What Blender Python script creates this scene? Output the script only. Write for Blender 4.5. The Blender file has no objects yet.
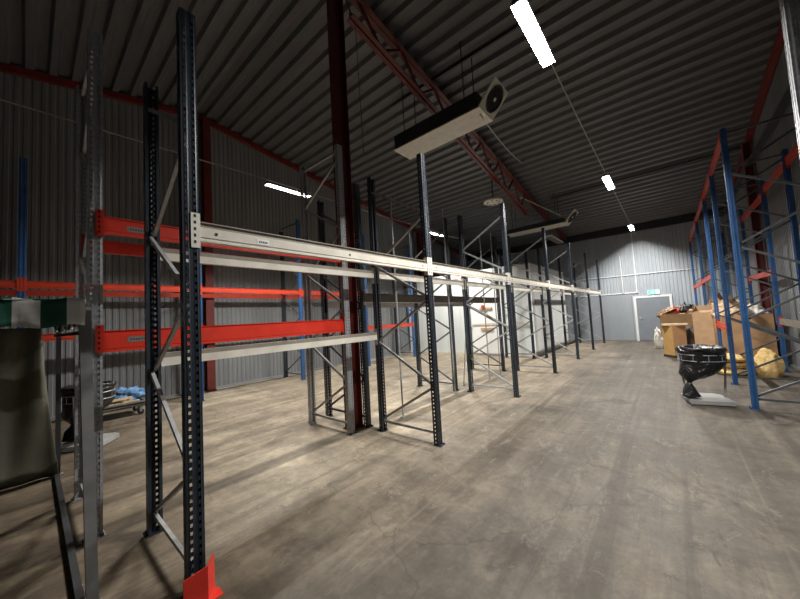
import bpy, bmesh, math, random
from mathutils import Vector, Matrix
random.seed(7)
C = bpy.context.scene.collection
SC = bpy.context.scene
pi = math.pi

# ------------------------------------------------------------------ materials
def new_mat(name):
    m = bpy.data.materials.new(name); m.use_nodes = True
    nt = m.node_tree
    return m, nt, nt.nodes['Principled BSDF']

def ramp(nt, src, stops):
    r = nt.nodes.new('ShaderNodeValToRGB')
    e = r.color_ramp.elements
    while len(e) < len(stops): e.new(0.5)
    for el, (p, c) in zip(e, stops):
        el.position = p; el.color = (*c, 1)
    nt.links.new(src, r.inputs[0])
    return r.outputs[0]

def noise(nt, scale, detail=4, rough=.55, mapping=(1, 1, 1), seed=0.0, dist=0.0):
    tc = nt.nodes.new('ShaderNodeTexCoord')
    mp = nt.nodes.new('ShaderNodeMapping')
    mp.inputs['Scale'].default_value = mapping
    mp.inputs['Location'].default_value = (seed, seed * 1.7, seed * .6)
    n = nt.nodes.new('ShaderNodeTexNoise')
    n.inputs['Scale'].default_value = scale
    n.inputs['Detail'].default_value = detail
    n.inputs['Roughness'].default_value = rough
    n.inputs['Distortion'].default_value = dist
    nt.links.new(tc.outputs['Object'], mp.inputs[0])
    nt.links.new(mp.outputs[0], n.inputs['Vector'])
    return n.outputs['Fac']

def mixc(nt, fac, a, b, mode='MIX'):
    m = nt.nodes.new('ShaderNodeMix'); m.data_type = 'RGBA'; m.blend_type = mode
    for sock, v in ((m.inputs[0], fac), (m.inputs[6], a), (m.inputs[7], b)):
        if isinstance(v, (int, float)): sock.default_value = v
        elif isinstance(v, tuple): sock.default_value = (*v, 1)
        else: nt.links.new(v, sock)
    return m.outputs[2]

def bump(nt, bsdf, src, strength=.2, dist=.01):
    b = nt.nodes.new('ShaderNodeBump')
    b.inputs['Strength'].default_value = strength
    b.inputs['Distance'].default_value = dist
    nt.links.new(src, b.inputs['Height']); nt.links.new(b.outputs[0], bsdf.inputs['Normal'])

def paint(name, c, rough=.45, metal=0.0, scale=9, var=.3, bmp=0, wear=None, wear_at=.68):
    m, nt, b = new_mat(name)
    f = noise(nt, scale, 5, .6)
    lo = tuple(max(0, x * (1 - var)) for x in c); hi = tuple(min(1, x * (1 + var)) for x in c)
    col = ramp(nt, f, [(.3, lo), (.7, hi)])
    if wear:
        w = ramp(nt, noise(nt, scale * 3, 6, .7, seed=4), [(wear_at, (0, 0, 0)), (wear_at + .06, (1, 1, 1))])
        col = mixc(nt, w, col, wear)
    nt.links.new(col, b.inputs['Base Color'])
    b.inputs['Roughness'].default_value = rough
    b.inputs['Metallic'].default_value = metal
    if bmp: bump(nt, b, f, bmp)
    return m

def emit(name, c, s):
    m, nt, b = new_mat(name)
    b.inputs['Base Color'].default_value = (*c, 1)
    b.inputs['Emission Color'].default_value = (*c, 1)
    b.inputs['Emission Strength'].default_value = s
    return m

M = {}
M['dark'] = paint('dark_rack_paint', (.022, .030, .042), .38, .15, 7, .3, wear=(.12, .13, .14), wear_at=.70)
M['galv'] = paint('galvanised_steel', (.38, .395, .42), .42, .4, 28, .28)
M['brace'] = paint('brace_steel', (.36, .365, .37), .42, .25, 12, .2)
M['darkbrace'] = paint('dark_brace_steel', (.10, .108, .118), .42, .3, 12, .25)
M['blue'] = paint('blue_rack_paint', (.020, .085, .235), .45, 0, 6, .2, wear=(.08, .13, .22), wear_at=.72)
M['beamlip'] = paint('shaded_beam_lip', (.22, .195, .16), .6, 0, 6, .15)  # shade of the beam's recessed top band, painted as darker tan
M['red'] = paint('red_beam_paint', (.60, .030, .012), .42, 0, 5, .12)
M['orange'] = paint('orange_red_beam_paint', (.46, .042, .016), .42, 0, 5, .14)
M['white'] = paint('cream_beam_paint', (.62, .59, .52), .42, 0, 4, .13, wear=(.30, .27, .22), wear_at=.74)
M['connector'] = paint('white_connector_paint', (.66, .64, .59), .45, 0, 6, .08)
M['brownbeam'] = paint('brown_grey_beam_paint', (.17, .15, .13), .5, .1, 6, .2)
M['oxide'] = paint('red_oxide_paint', (.115, .017, .013), .5, 0, 5, .3)
M['eave'] = paint('red_eave_paint', (.15, .015, .010), .5, 0, 5, .25)
M['black'] = paint('black_rubber', (.012, .012, .013), .6)
M['hole'] = paint('dark_hole', (.01, .01, .01), .8)
M['cable'] = paint('grey_cable', (.33, .33, .32), .5)
M['whitemetal'] = paint('white_enamel', (.75, .75, .73), .4, 0, 3, .05)
M['frame_white'] = paint('white_frame', (.70, .72, .73), .45, 0, 4, .06)
M['guard'] = paint('red_guard_paint', (.62, .035, .022), .42, 0, 8, .15, wear=(.22, .03, .025), wear_at=.69)
M['cream'] = paint('cream_sheet', (.58, .55, .48), .5, 0, 6, .12, wear=(.30, .27, .23), wear_at=.72)
M['darkgrey'] = paint('dark_grey_metal', (.035, .037, .042), .5, .2, 9, .25)
M['plank'] = paint('pale_wood', (.60, .47, .30), .6, 0, 14, .2)
M['handlewood'] = paint('wooden_handle', (.50, .31, .14), .55, 0, 14, .2)
M['card'] = paint('cardboard', (.42, .25, .125), .8, 0, 5, .12)
M['card2'] = paint('yellowish_cardboard', (.52, .31, .11), .8, 0, 5, .10)
M['card3'] = paint('pale_cardboard', (.50, .33, .19), .8, 0, 5, .12)
M['cardin'] = paint('cardboard_inner', (.30, .19, .11), .85, 0, 5, .15)
M['paper'] = paint('kraft_paper', (.58, .42, .26), .8, 0, 9, .2)
M['whitepaper'] = paint('white_sheet', (.72, .69, .63), .7, 0, 9, .1)
M['foam'] = paint('yellow_straw_pack', (.62, .43, .17), .75, 0, 22, .28, .5)
M['barrel'] = paint('brown_barrel', (.06, .036, .026), .5, 0, 7, .3)
M['redrag'] = paint('red_rag', (.32, .045, .03), .8, 0, 9, .3)
M['brownrag'] = paint('brown_rag', (.17, .10, .06), .85, 0, 9, .4)
M['bluecloth'] = paint('blue_cloth', (.12, .25, .46), .75, 0, 14, .25)
M['pallet'] = paint('dark_pallet', (.035, .028, .022), .8)
M['trough'] = paint('lamp_housing_grey', (.07,.07,.07), .6, 0, 3, .04)
M['grey_plate'] = paint('grey_stand_plate', (.33, .33, .325), .5, 0, 6, .12)
M['green'] = paint('green_canvas', (.012, .105, .068), .6, 0, 9, .2, .2)
M['canvas'] = paint('white_canvas', (.80, .79, .76), .65, 0, 9, .10, .2)
M['olive'] = paint('olive_sheet', (.125, .122, .09), .65, 0, 3, .2, .3)
M['tentpole'] = paint('grey_tent_tube', (.24, .24, .24), .45, .2, 7, .15)
M['darkpole'] = paint('dark_tent_tube', (.04, .042, .044), .5, .2, 7, .15)
M['label'] = paint('sticker_white', (.72, .72, .70), .6, 0, 3, .03)
M['plate_grey'] = paint('maker_plate', (.23, .20, .19), .45, .3, 9, .1)
M['ink'] = paint('sticker_ink', (.05, .05, .06), .7)
M['signred'] = paint('sign_red', (.62, .04, .06), .6)
M['signpink'] = paint('sign_pale', (.80, .52, .52), .6, 0, 3, .03)
M['lamp'] = emit('lamp_tube', (1.0, .965, .91), 1.0)
M['exitgreen'] = emit('exit_green', (.10, .85, .55), 1.3)
M['exitwhite'] = emit('exit_white', (.75, 1.0, .9), 2.2)

# black plastic bag: glossy and wrinkled
m, nt, b = new_mat('black_bag_plastic')
b.inputs['Base Color'].default_value = (.008, .008, .009, 1); b.inputs['Roughness'].default_value = .28
bump(nt, b, noise(nt, 16, 3, .5, dist=.6), .8, .03); M['bag'] = m

# corrugated wall paint
def wallmat(name, c, streak):
    m, nt, b = new_mat(name)
    s = noise(nt, 2.2, 5, .6, mapping=(1.6, 1.6, .12), seed=3)
    g = noise(nt, .8, 3, .5, seed=8)
    col = ramp(nt, s, [(.32, tuple(x * (1 - streak) for x in c)), (.68, tuple(x * (1 + streak * .5) for x in c))])
    col = mixc(nt, mixc(nt, .5, (0, 0, 0), ramp(nt, g, [(.4, (0, 0, 0)), (.8, (1, 1, 1))])), col, tuple(x * 1.12 for x in c))
    nt.links.new(col, b.inputs['Base Color'])
    b.inputs['Roughness'].default_value = .48
    return m
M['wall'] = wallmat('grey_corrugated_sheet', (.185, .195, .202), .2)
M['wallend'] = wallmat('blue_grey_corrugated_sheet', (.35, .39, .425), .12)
M['lowsheet'] = wallmat('flat_grey_sheet', (.27, .30, .33), .1)
M['wallgrey'] = wallmat('grey_panel', (.21, .22, .23), .1)
M['coldpanel'] = wallmat('white_insulated_panel', (.58, .61, .60), .10)
M['coldside'] = wallmat('white_insulated_side_panel', (.60, .62, .615), .10)
m, nt, b = new_mat('ceiling_deck')
f1 = noise(nt, 1.1, 4, .6, mapping=(1, .25, 1)); f2 = noise(nt, 7, 5, .6, mapping=(2, .3, 1), seed=5)
col = mixc(nt, .5, ramp(nt, f1, [(.3, (.088, .092, .096)), (.7, (.138, .143, .148))]), ramp(nt, f2, [(.3, (.082, .085, .088)), (.72, (.145, .15, .155))]))
nt.links.new(col, b.inputs['Base Color']); b.inputs['Roughness'].default_value = .45; M['ceil'] = m
M['door'] = paint('grey_door', (.19, .215, .245), .45, 0, 3, .08)

# concrete floor
m, nt, b = new_mat('stained_concrete')
big = noise(nt, .42, 5, .6, seed=2, dist=.4)
mid = noise(nt, 1.7, 7, .68, seed=6, dist=.7)
fine = noise(nt, 14, 6, .72, seed=1)
streak = noise(nt, 1.0, 6, .62, mapping=(.32, 4.2, 1), seed=9, dist=.35)
streak2 = noise(nt, 1.0, 5, .6, mapping=(4.5, .5, 1), seed=14, dist=.3)
base = (.235, .205, .168)
def grey(v): return (v, v, v)
col = ramp(nt, big, [(.30, (.175, .150, .122)), (.5, (.235, .207, .172)), (.70, (.315, .285, .235))])
c2 = ramp(nt, mid, [(.30, grey(.30)), (.47, grey(.47)), (.70, grey(.80))])
c3 = ramp(nt, streak, [(.32, grey(.33)), (.5, grey(.5)), (.70, grey(.74))])
c4 = ramp(nt, streak2, [(.33, grey(.40)), (.68, grey(.62))])
c5 = ramp(nt, fine, [(.3, grey(.36)), (.7, grey(.64))])
col = mixc(nt, .75, col, c2, 'OVERLAY'); col = mixc(nt, .65, col, c3, 'OVERLAY')
col = mixc(nt, .5, col, c4, 'OVERLAY'); col = mixc(nt, .7, col, c5, 'OVERLAY')
def mask(src, a, b_, k): return mixc(nt, k, (0, 0, 0), ramp(nt, src, [(a, (0, 0, 0)), (b_, (1, 1, 1))]))
# worn pale patches with ragged edges, dark oily stains
pale = mask(noise(nt, 1.1, 9, .78, mapping=(1.0, 1.6, 1), seed=21, dist=.9), .56, .64, .55)
col = mixc(nt, pale, col, (.40, .365, .30))
dark = mask(noise(nt, .62, 8, .7, seed=33, dist=.9), .57, .67, .72)
col = mixc(nt, dark, col, (.085, .070, .055))
# board-shaped marks left across the bays
br_ = nt.nodes.new('ShaderNodeTexBrick'); tcb = nt.nodes.new('ShaderNodeTexCoord'); nt.links.new(tcb.outputs['Object'], br_.inputs['Vector'])
br_.inputs['Scale'].default_value = 1.0; br_.inputs['Brick Width'].default_value = .62; br_.inputs['Row Height'].default_value = .19
br_.inputs['Mortar Size'].default_value = .012; br_.inputs['Mortar Smooth'].default_value = .6; br_.inputs['Bias'].default_value = -.2
br_.inputs['Color1'].default_value = (*grey(.40), 1); br_.inputs['Color2'].default_value = (*grey(.60), 1); br_.inputs['Mortar'].default_value = (*grey(.44), 1)
col = mixc(nt, mask(noise(nt, .5, 3, .5, seed=61), .50, .60, .55), col, br_.outputs['Color'], 'OVERLAY')
# lengthwise tyre marks in the aisle
ty = mask(noise(nt, 1, 4, .55, mapping=(.13, 6.5, 1), seed=41, dist=.15), .56, .63, .42)
col = mixc(nt, ty, col, (.12, .103, .085))
ty2 = mask(noise(nt, 1, 4, .55, mapping=(.22, 9.5, 1), seed=77, dist=.2), .60, .66, .35)
col = mixc(nt, ty2, col, (.36, .33, .275))
chip = mask(noise(nt, 3.2, 12, .84, mapping=(1, 1.9, 1), seed=91, dist=.6), .555, .60, .42)
col = mixc(nt, chip, col, (.46, .43, .37))
scuff = mask(noise(nt, 2.6, 12, .84, mapping=(1, 2.4, 1), seed=113, dist=.8), .56, .62, .55)
col = mixc(nt, scuff, col, (.10, .085, .068))
vo = nt.nodes.new('ShaderNodeTexVoronoi'); vo.feature = 'DISTANCE_TO_EDGE'; vo.inputs['Scale'].default_value = .42
tv = nt.nodes.new('ShaderNodeTexCoord'); nv = nt.nodes.new('ShaderNodeVectorMath'); nv.operation = 'MULTIPLY_ADD'
nz_ = nt.nodes.new('ShaderNodeTexNoise'); nz_.inputs['Scale'].default_value = 1.6; nz_.inputs['Detail'].default_value = 8
nt.links.new(tv.outputs['Object'], nz_.inputs['Vector']); nt.links.new(nz_.outputs['Color'], nv.inputs[0]); nv.inputs[1].default_value = (1.3, 1.3, 0); nt.links.new(tv.outputs['Object'], nv.inputs[2]); nt.links.new(nv.outputs[0], vo.inputs['Vector'])
crk = ramp(nt, vo.outputs['Distance'], [(.0, (.45, .45, .45)), (.006, (0, 0, 0))])
col = mixc(nt, crk, col, (.07, .06, .05))
spk = mask(noise(nt, 30, 2, .5, seed=50), .78, .80, .7)
col = mixc(nt, spk, col, (.55, .52, .46))
# aisle worn darker and greyer than dusty rack floor; stronger rack-side lamps painted in too
tcy = nt.nodes.new('ShaderNodeTexCoord'); sx = nt.nodes.new('ShaderNodeSeparateXYZ'); nt.links.new(tcy.outputs['Object'], sx.inputs[0])
ad = nt.nodes.new('ShaderNodeMath'); ad.operation = 'MULTIPLY_ADD'; ad.inputs[1].default_value = 2.2; nt.links.new(noise(nt, .55, 5, .6, seed=70, dist=.5), ad.inputs[0]); nt.links.new(sx.outputs['Y'], ad.inputs[2])
mr = nt.nodes.new('ShaderNodeMapRange'); mr.inputs['From Min'].default_value = 2.3; mr.inputs['From Max'].default_value = 4.6; mr.interpolation_type = 'SMOOTHSTEP'; nt.links.new(ad.outputs[0], mr.inputs['Value'])
tone = mixc(nt, mr.outputs[0], (.425, .41, .395), (.98, .925, .82))
col = mixc(nt, 1.0, col, tone, 'MULTIPLY')
# gazebo's shade painted into the floor along with dirt, ragged edge
ax = nt.nodes.new('ShaderNodeMath'); ax.operation = 'MULTIPLY_ADD'; ax.inputs[1].default_value = -2.4; nt.links.new(noise(nt, .9, 7, .65, seed=130, dist=.6), ax.inputs[0]); nt.links.new(sx.outputs['X'], ax.inputs[2])
mx = nt.nodes.new('ShaderNodeMapRange'); mx.inputs['From Min'].default_value = -1.0; mx.inputs['From Max'].default_value = 1.1; mx.inputs['To Min'].default_value = .9; mx.inputs['To Max'].default_value = 0; mx.interpolation_type = 'SMOOTHSTEP'; nt.links.new(ax.outputs[0], mx.inputs['Value'])
col = mixc(nt, mx.outputs[0], col, mixc(nt, 1.0, col, (.42, .38, .34), 'MULTIPLY'))
nt.links.new(col, b.inputs['Base Color'])
rr = ramp(nt, mid, [(.3, (.52, .52, .52)), (.7, (.72, .72, .72))]); nt.links.new(rr, b.inputs['Roughness'])
b.inputs['Specular IOR Level'].default_value = .3
bump(nt, b, mixc(nt, .5, fine, mid), .12, .01)
M['floor'] = m

# ------------------------------------------------------------------ geometry helpers
class MB:
    def __init__(s): s.v = []; s.f = []; s.mi = []; s.mats = []
    def slot(s, mat):
        if mat not in s.mats: s.mats.append(mat)
        return s.mats.index(mat)
    def add(s, vs, fs, mat):
        o = len(s.v); k = s.slot(mat)
        s.v += [tuple(x) for x in vs]
        for f in fs: s.f.append([i + o for i in f]); s.mi.append(k)
        return s
    def box(s, lo, hi, mat, T=None):
        x0, y0, z0 = lo; x1, y1, z1 = hi
        vs = [Vector(p) for p in ((x0,y0,z0),(x1,y0,z0),(x1,y1,z0),(x0,y1,z0),(x0,y0,z1),(x1,y0,z1),(x1,y1,z1),(x0,y1,z1))]
        if T: vs = [T @ v for v in vs]
        return s.add(vs, [(0,3,2,1),(4,5,6,7),(0,1,5,4),(1,2,6,5),(2,3,7,6),(3,0,4,7)], mat)
    def prism(s, poly, p0, p1, ax, up, mat):
        """polygon of (a, u) pairs swept from p0 to p1; ax and up are the section axes"""
        p0, p1, ax, up = map(Vector, (p0, p1, ax, up)); n = len(poly)
        vs = [p0 + ax * a + up * u for a, u in poly] + [p1 + ax * a + up * u for a, u in poly]
        fs = [(i, (i + 1) % n, n + (i + 1) % n, n + i) for i in range(n)] + [tuple(range(n))[::-1], tuple(range(n, 2 * n))]
        return s.add(vs, fs, mat)
    def bar(s, p0, p1, w, h, mat, up=(0, 0, 1)):
        p0, p1 = Vector(p0), Vector(p1); d = (p1 - p0).normalized(); u = Vector(up)
        if abs(d.dot(u)) > .98: u = Vector((1, 0, 0))
        a = d.cross(u).normalized(); u = a.cross(d).normalized()
        return s.prism([(-w/2,-h/2),(w/2,-h/2),(w/2,h/2),(-w/2,h/2)], p0, p1, a, u, mat)
    def chan(s, p0, p1, w, h, mat, up=(1, 0, 0), t=.004):
        """U channel"""
        p0, p1 = Vector(p0), Vector(p1); d = (p1 - p0).normalized(); u = Vector(up)
        a = d.cross(u).normalized(); u = a.cross(d).normalized()
        return s.prism([(-w/2,-h/2),(w/2,-h/2),(w/2,h/2),(w/2-t,h/2),(w/2-t,-h/2+t),(-w/2+t,-h/2+t),(-w/2+t,h/2),(-w/2,h/2)], p0, p1, a, u, mat)
    def tube(s, pts, r, mat, n=8):
        pts = [Vector(p) for p in pts]; rings = []; up = None
        o = len(s.v); k = s.slot(mat)
        for i, p in enumerate(pts):
            d = (pts[min(i+1, len(pts)-1)] - pts[max(i-1, 0)]).normalized()
            if up is None: up = Vector((0,0,1)) if abs(d.z) < .95 else Vector((1,0,0))
            a = d.cross(up).normalized(); up = a.cross(d).normalized()
            rr = r[i] if isinstance(r, (list, tuple)) else r
            for j in range(n):
                t = 2*pi*j/n; s.v.append(tuple(p + (a*math.cos(t) + up*math.sin(t))*rr))
        for i in range(len(pts)-1):
            for j in range(n):
                s.f.append([o+i*n+j, o+i*n+(j+1)%n, o+(i+1)*n+(j+1)%n, o+(i+1)*n+j]); s.mi.append(k)
        s.f.append([o+j for j in range(n)][::-1]); s.mi.append(k)
        e = o+(len(pts)-1)*n; s.f.append([e+j for j in range(n)]); s.mi.append(k)
        return s
    def ring(s, c, R, r, mat, ax=(1,0,0), ay=(0,1,0), n=32, k=6):
        c, ax, ay = Vector(c), Vector(ax), Vector(ay); az = ax.cross(ay)
        o = len(s.v); mi = s.slot(mat)
        for i in range(n):
            t = 2*pi*i/n; d = ax*math.cos(t)+ay*math.sin(t)
            for j in range(k):
                q = 2*pi*j/k; s.v.append(tuple(c + d*(R + r*math.cos(q)) + az*r*math.sin(q)))
        for i in range(n):
            for j in range(k):
                s.f.append([o+i*k+j, o+((i+1)%n)*k+j, o+((i+1)%n)*k+(j+1)%k, o+i*k+(j+1)%k]); s.mi.append(mi)
        return s
    def lathe(s, prof, c, mat, n=28, wob=None):
        c = Vector(c); o = len(s.v); k = s.slot(mat); m = len(prof)
        for r, z in prof:
            for j in range(n):
                t = 2*pi*j/n; q = r*(1 + (wob(t, z) if wob else 0))
                s.v.append(tuple(c + Vector((q*math.cos(t), q*math.sin(t), z))))
        for i in range(m-1):
            for j in range(n):
                s.f.append([o+i*n+j, o+i*n+(j+1)%n, o+(i+1)*n+(j+1)%n, o+(i+1)*n+j]); s.mi.append(k)
        if prof[0][0] > .001: s.f.append([o+j for j in range(n)][::-1]); s.mi.append(k)
        if prof[-1][0] > .001: s.f.append([o+(m-1)*n+j for j in range(n)]); s.mi.append(k)
        return s
    def mesh(s, name, smooth=False):
        me = bpy.data.meshes.new(name); me.from_pydata(s.v, [], s.f)
        for mt in s.mats: me.materials.append(mt)
        me.polygons.foreach_set('material_index', s.mi)
        bm = bmesh.new(); bm.from_mesh(me); bmesh.ops.recalc_face_normals(bm, faces=bm.faces); bm.to_mesh(me); bm.free()
        if smooth: me.polygons.foreach_set('use_smooth', [True]*len(me.polygons))
        me.update(); return me
    def build(s, name, parent=None, smooth=False, loc=None):
        return put(name, s.mesh(name, smooth), parent, loc)

def put(name, me, parent=None, loc=None):
    o = bpy.data.objects.new(name, me); C.objects.link(o)
    if parent: o.parent = parent
    if loc: o.location = loc
    return o
def thicken(me, t, smooth=False):
    bm = bmesh.new(); bm.from_mesh(me); bmesh.ops.remove_doubles(bm, verts=bm.verts, dist=1e-5)
    bmesh.ops.recalc_face_normals(bm, faces=bm.faces); bm.normal_update()
    bmesh.ops.solidify(bm, geom=bm.faces[:], thickness=t); bm.to_mesh(me); bm.free()
    if smooth: me.polygons.foreach_set('use_smooth', [True]*len(me.polygons))
    return me
def tag(o, label, cat, group=None, kind=None):
    o['label'] = label; o['category'] = cat
    if group: o['group'] = group
    o['kind'] = kind or 'thing'
    return o
def thing(name, loc, label, cat, group=None, rz=0, kind=None):
    o = bpy.data.objects.new(name, None); C.objects.link(o); o.empty_display_size = .2
    o.location = loc; o.rotation_euler = (0, 0, rz)
    return tag(o, label, cat, group, kind)
def struct(o): o['kind'] = 'structure'; return o
def copy_tree(o, loc, parent=None):
    c = o.copy(); C.objects.link(c)
    if parent: c.parent = parent
    else: c.location = loc
    for ch in list(o.children): copy_tree(ch, None, c)
    return c
ORD = ['first','second','third','fourth','fifth','sixth','seventh','eighth','ninth']

# ------------------------------------------------------------------ the hall
XR, ZR = 3.11, 7.81                      # ridge
X0, X1, YL, YR = -8.0, 18.72, 9.86, -2.16
def roof(x): return ZR - (.151*(x-XR) if x > XR else .172*(XR-x))

fb = MB(); fb.box((X0-.2, YR-.2, -.2), (X1+.2, YL+.2, 0), M['floor']); struct(fb.build('floor'))

def deck():
    mb = MB(); p = .335; vs = []; x = X0 - .1
    prof = [(0, 0), (.10, 0), (.145, .085), (.145+.145, .085)]
    xs = []
    while x < X1 + .1:
        for dx, dz in prof: xs.append((x+dx, roof(x+dx)+dz))
        x += p
    n = len(xs)
    vs = [(a, YR-.1, z) for a, z in xs] + [(a, YL+.1, z) for a, z in xs]
    mb.add(vs, [(i, i+1, n+i+1, n+i) for i in range(n-1)], M['ceil'])
    top = [(xs[0][0], YR-.1, xs[0][1]+.3), (XR, YR-.1, ZR+.3), (xs[-1][0], YR-.1, xs[-1][1]+.3),
           (xs[0][0], YL+.1, xs[0][1]+.3), (XR, YL+.1, ZR+.3), (xs[-1][0], YL+.1, xs[-1][1]+.3)]
    mb.add(top, [(0,1,4,3),(1,2,5,4)], M['ceil'])
    return mb.build('ceiling')
struct(deck())

def corr_wall(name, a, b, inward, mat, pitch, depth, topf):
    """corrugated sheet from plan point a to b, top height topf(x)"""
    a, b = Vector((*a, 0)), Vector((*b, 0)); d = (b-a); L = d.length; d.normalize(); n = Vector((*inward, 0))
    mb = MB(); pts = []; s = 0
    while s < L:
        for ds, o in ((0, 0), (.30, 0), (.42, 1), (.88, 1)):
            q = s + ds*pitch
            if q <= L: pts.append(a + d*q + n*(depth*o))
        s += pitch
    pts.append(b.copy()); k = len(pts)
    vs = [(p.x, p.y, -.02) for p in pts] + [(p.x, p.y, topf(p.x)) for p in pts]
    mb.add(vs, [(i, i+1, k+i+1, k+i) for i in range(k-1)], mat)
    q = [a - n*.12, b - n*.12]
    back = []
    for p in q: back.append((p.x, p.y, -.02))
    for p in q[::-1]: back.append((p.x, p.y, topf(p.x)))
    if abs(d.x) > .5:
        back = [(q[0].x,q[0].y,-.02),(q[1].x,q[1].y,-.02),(q[1].x,q[1].y,topf(q[1].x)),(XR,q[0].y,topf(XR)),(q[0].x,q[0].y,topf(q[0].x))]
    mb.add(back, [tuple(range(len(back)))], mat)
    return struct(mb.build(name))
wt = lambda x: roof(x) + .10
corr_wall('wall_left', (X0, YL), (X1, YL), (0, -1), M['wall'], .125, .013, wt)
corr_wall('wall_right', (X0, YR), (X1, YR), (0, 1), M['wall'], .125, .013, wt)
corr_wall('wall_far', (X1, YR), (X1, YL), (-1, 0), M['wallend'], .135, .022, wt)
corr_wall('wall_back', (X0, YR), (X0, YL), (1, 0), M['wall'], .125, .013, wt)
# floor kerbs at the walls
for nm, lo, hi in (('baseboard_left', (X0, YL-.07, 0), (X1, YL, .05)), ('baseboard_right', (X0, YR, 0), (X1, YR+.06, .05)),
                   ('baseboard_far', (X1-.05, YR+.06, 0), (X1, YL-.07, .04))):
    struct(MB().box(lo, hi, M['wallgrey']).build(nm))
# eave beams
def slope_beam(name, y0, y1, h, off, mat, segs):
    mb = MB()
    for xa, xb in segs:
        vs = [(xa,y0,roof(xa)-off-h),(xb,y0,roof(xb)-off-h),(xb,y1,roof(xb)-off-h),(xa,y1,roof(xa)-off-h),
              (xa,y0,roof(xa)-off),(xb,y0,roof(xb)-off),(xb,y1,roof(xb)-off),(xa,y1,roof(xa)-off)]
        mb.add(vs, [(0,3,2,1),(4,5,6,7),(0,1,5,4),(1,2,6,5),(2,3,7,6),(3,0,4,7)], mat)
    return struct(mb.build(name))
slope_beam('trim_1', YL-.13, YL-.03, .14, .005, M['eave'], [(X0+.1, XR), (XR, X1-.2)])
slope_beam('trim_2', YR+.03, YR+.13, .16, .005, M['eave'], [(X0+.1, XR), (XR, X1-.2)])
struct(MB().box((X1-.22, YR+.15, roof(X1)-.29), (X1-.03, YL-.15, roof(X1)+.02), M['darkgrey']).build('trim_3'))

def i_column(name, x, y, z1, w, d, mat, label, web_along='x', plate=True, holder=None):
    o = thing(name, (x, y, 0), label, 'column', 'steel roof columns')
    t = .014; mb = MB()
    if web_along == 'x':
        mb.box((-w/2,-d/2,0),(w/2,-d/2+t,z1),mat); mb.box((-w/2,d/2-t,0),(w/2,d/2,z1),mat); mb.box((-t/2,-d/2+t,0),(t/2,d/2-t,z1),mat)
    else:
        mb.box((-w/2,-d/2,0),(-w/2+t,d/2,z1),mat); mb.box((w/2-t,-d/2,0),(w/2,d/2,z1),mat); mb.box((-w/2+t,-t/2,0),(w/2-t,t/2,z1),mat)
    mb.build('shaft', o)
    if plate:
        pb = MB(); pb.box((-w/2-.03,-d/2-.02,0),(w/2+.03,d/2+.02,.015),mat)
        for sx in (-1,1):
            for sy in (-1,1): pb.box((sx*(w/2+.012)-.01, sy*(d/2-.02)-.01,.015),(sx*(w/2+.012)+.01, sy*(d/2-.02)+.01,.035),M['darkgrey'])
        pb.build('base_plate', o)
    return o
i_column('steel_column', 3.36, 3.93, roof(3.36)-.02, .20, .20, M['oxide'], 'free-standing dark red steel column beside the galvanised rack post, carrying the roof truss', 'y')
i_column('steel_column', 3.27, YL-.16, roof(3.27)-.16, .20, .19, M['oxide'], 'dark red steel column against the long corrugated wall, under the roof ridge', 'x')
i_column('steel_column', 13.3, YL-.16, roof(13.3)-.16, .20, .19, M['oxide'], 'dark red steel column against the corrugated wall, beside the white cold room', 'x')
i_column('steel_column', 13.2, YR+.14, roof(13.2)-.18, .18, .17, M['oxide'], 'dark red steel column on the wall behind the blue racks with cardboard boxes', 'x')

# roof truss
tr = thing('roof_truss', (3.4, 3.93, 0), 'dark red steel lattice truss running under the roof deck from the free-standing column', 'truss', kind='thing')
def T(x, z): return (x-3.4, 0, z)
mb = MB()
for s in (-1, 1):
    mb.prism([(-.05,-.012),(.05,-.012),(.05,0),(-.05,0)], Vector(T(3.5, roof(3.5)-.13))+Vector((0,s*.058,0)), Vector(T(18.45, roof(18.45)-.13))+Vector((0,s*.058,0)), (0,1,0), (0,0,1), M['oxide'])
    mb.prism([(-.006,0),(.006,0),(.006,.12),(-.006,.12)], Vector(T(3.5, roof(3.5)-.13))+Vector((0,s*.012,0)), Vector(T(18.45, roof(18.45)-.13))+Vector((0,s*.012,0)), (0,1,0), (0,0,1), M['oxide'])
mb.build('top_chord', tr)
low = lambda x: 7.08 - .188*(x-3.78)
mb = MB()
for s in (-1, 1):
    y = Vector((0, s*.055, 0))
    mb.prism([(-.045,0),(.045,0),(.045,.012),(-.045,.012)], Vector(T(3.7, low(3.7)))+y, Vector(T(12.6, low(12.6)))+y, (0,1,0), (0,0,1), M['oxide'])
    y = Vector((0, s*.016, 0))
    mb.prism([(-.006,0),(.006,0),(.006,.10),(-.006,.10)], Vector(T(3.7, low(3.7)))+y, Vector(T(12.6, low(12.6)))+y, (0,1,0), (0,0,1), M['oxide'])
mb.build('bottom_chord', tr)
xs = 3.9; step = .62; i = 0
while xs + step < 12.9:
    a, b_ = xs, xs+step
    if i % 2 == 0: p, q = T(a, roof(a)-.11), T(b_, low(b_)+.05)
    else: p, q = T(a, low(a)+.05), T(min(b_,18), roof(b_)-.11)
    if i % 2 and b_ > 12.6: q = T(b_, roof(b_)-.11)
    MB().bar(p, q, .045, .045, M['oxide'], (0,1,0)).build('web_bar', tr)
    xs += step; i += 1
MB().bar(T(3.74, low(3.74)+.05), T(3.52, roof(3.52)-.12), .02, .02, M['darkgrey'], (0,1,0)).build('tie_rod', tr)

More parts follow.
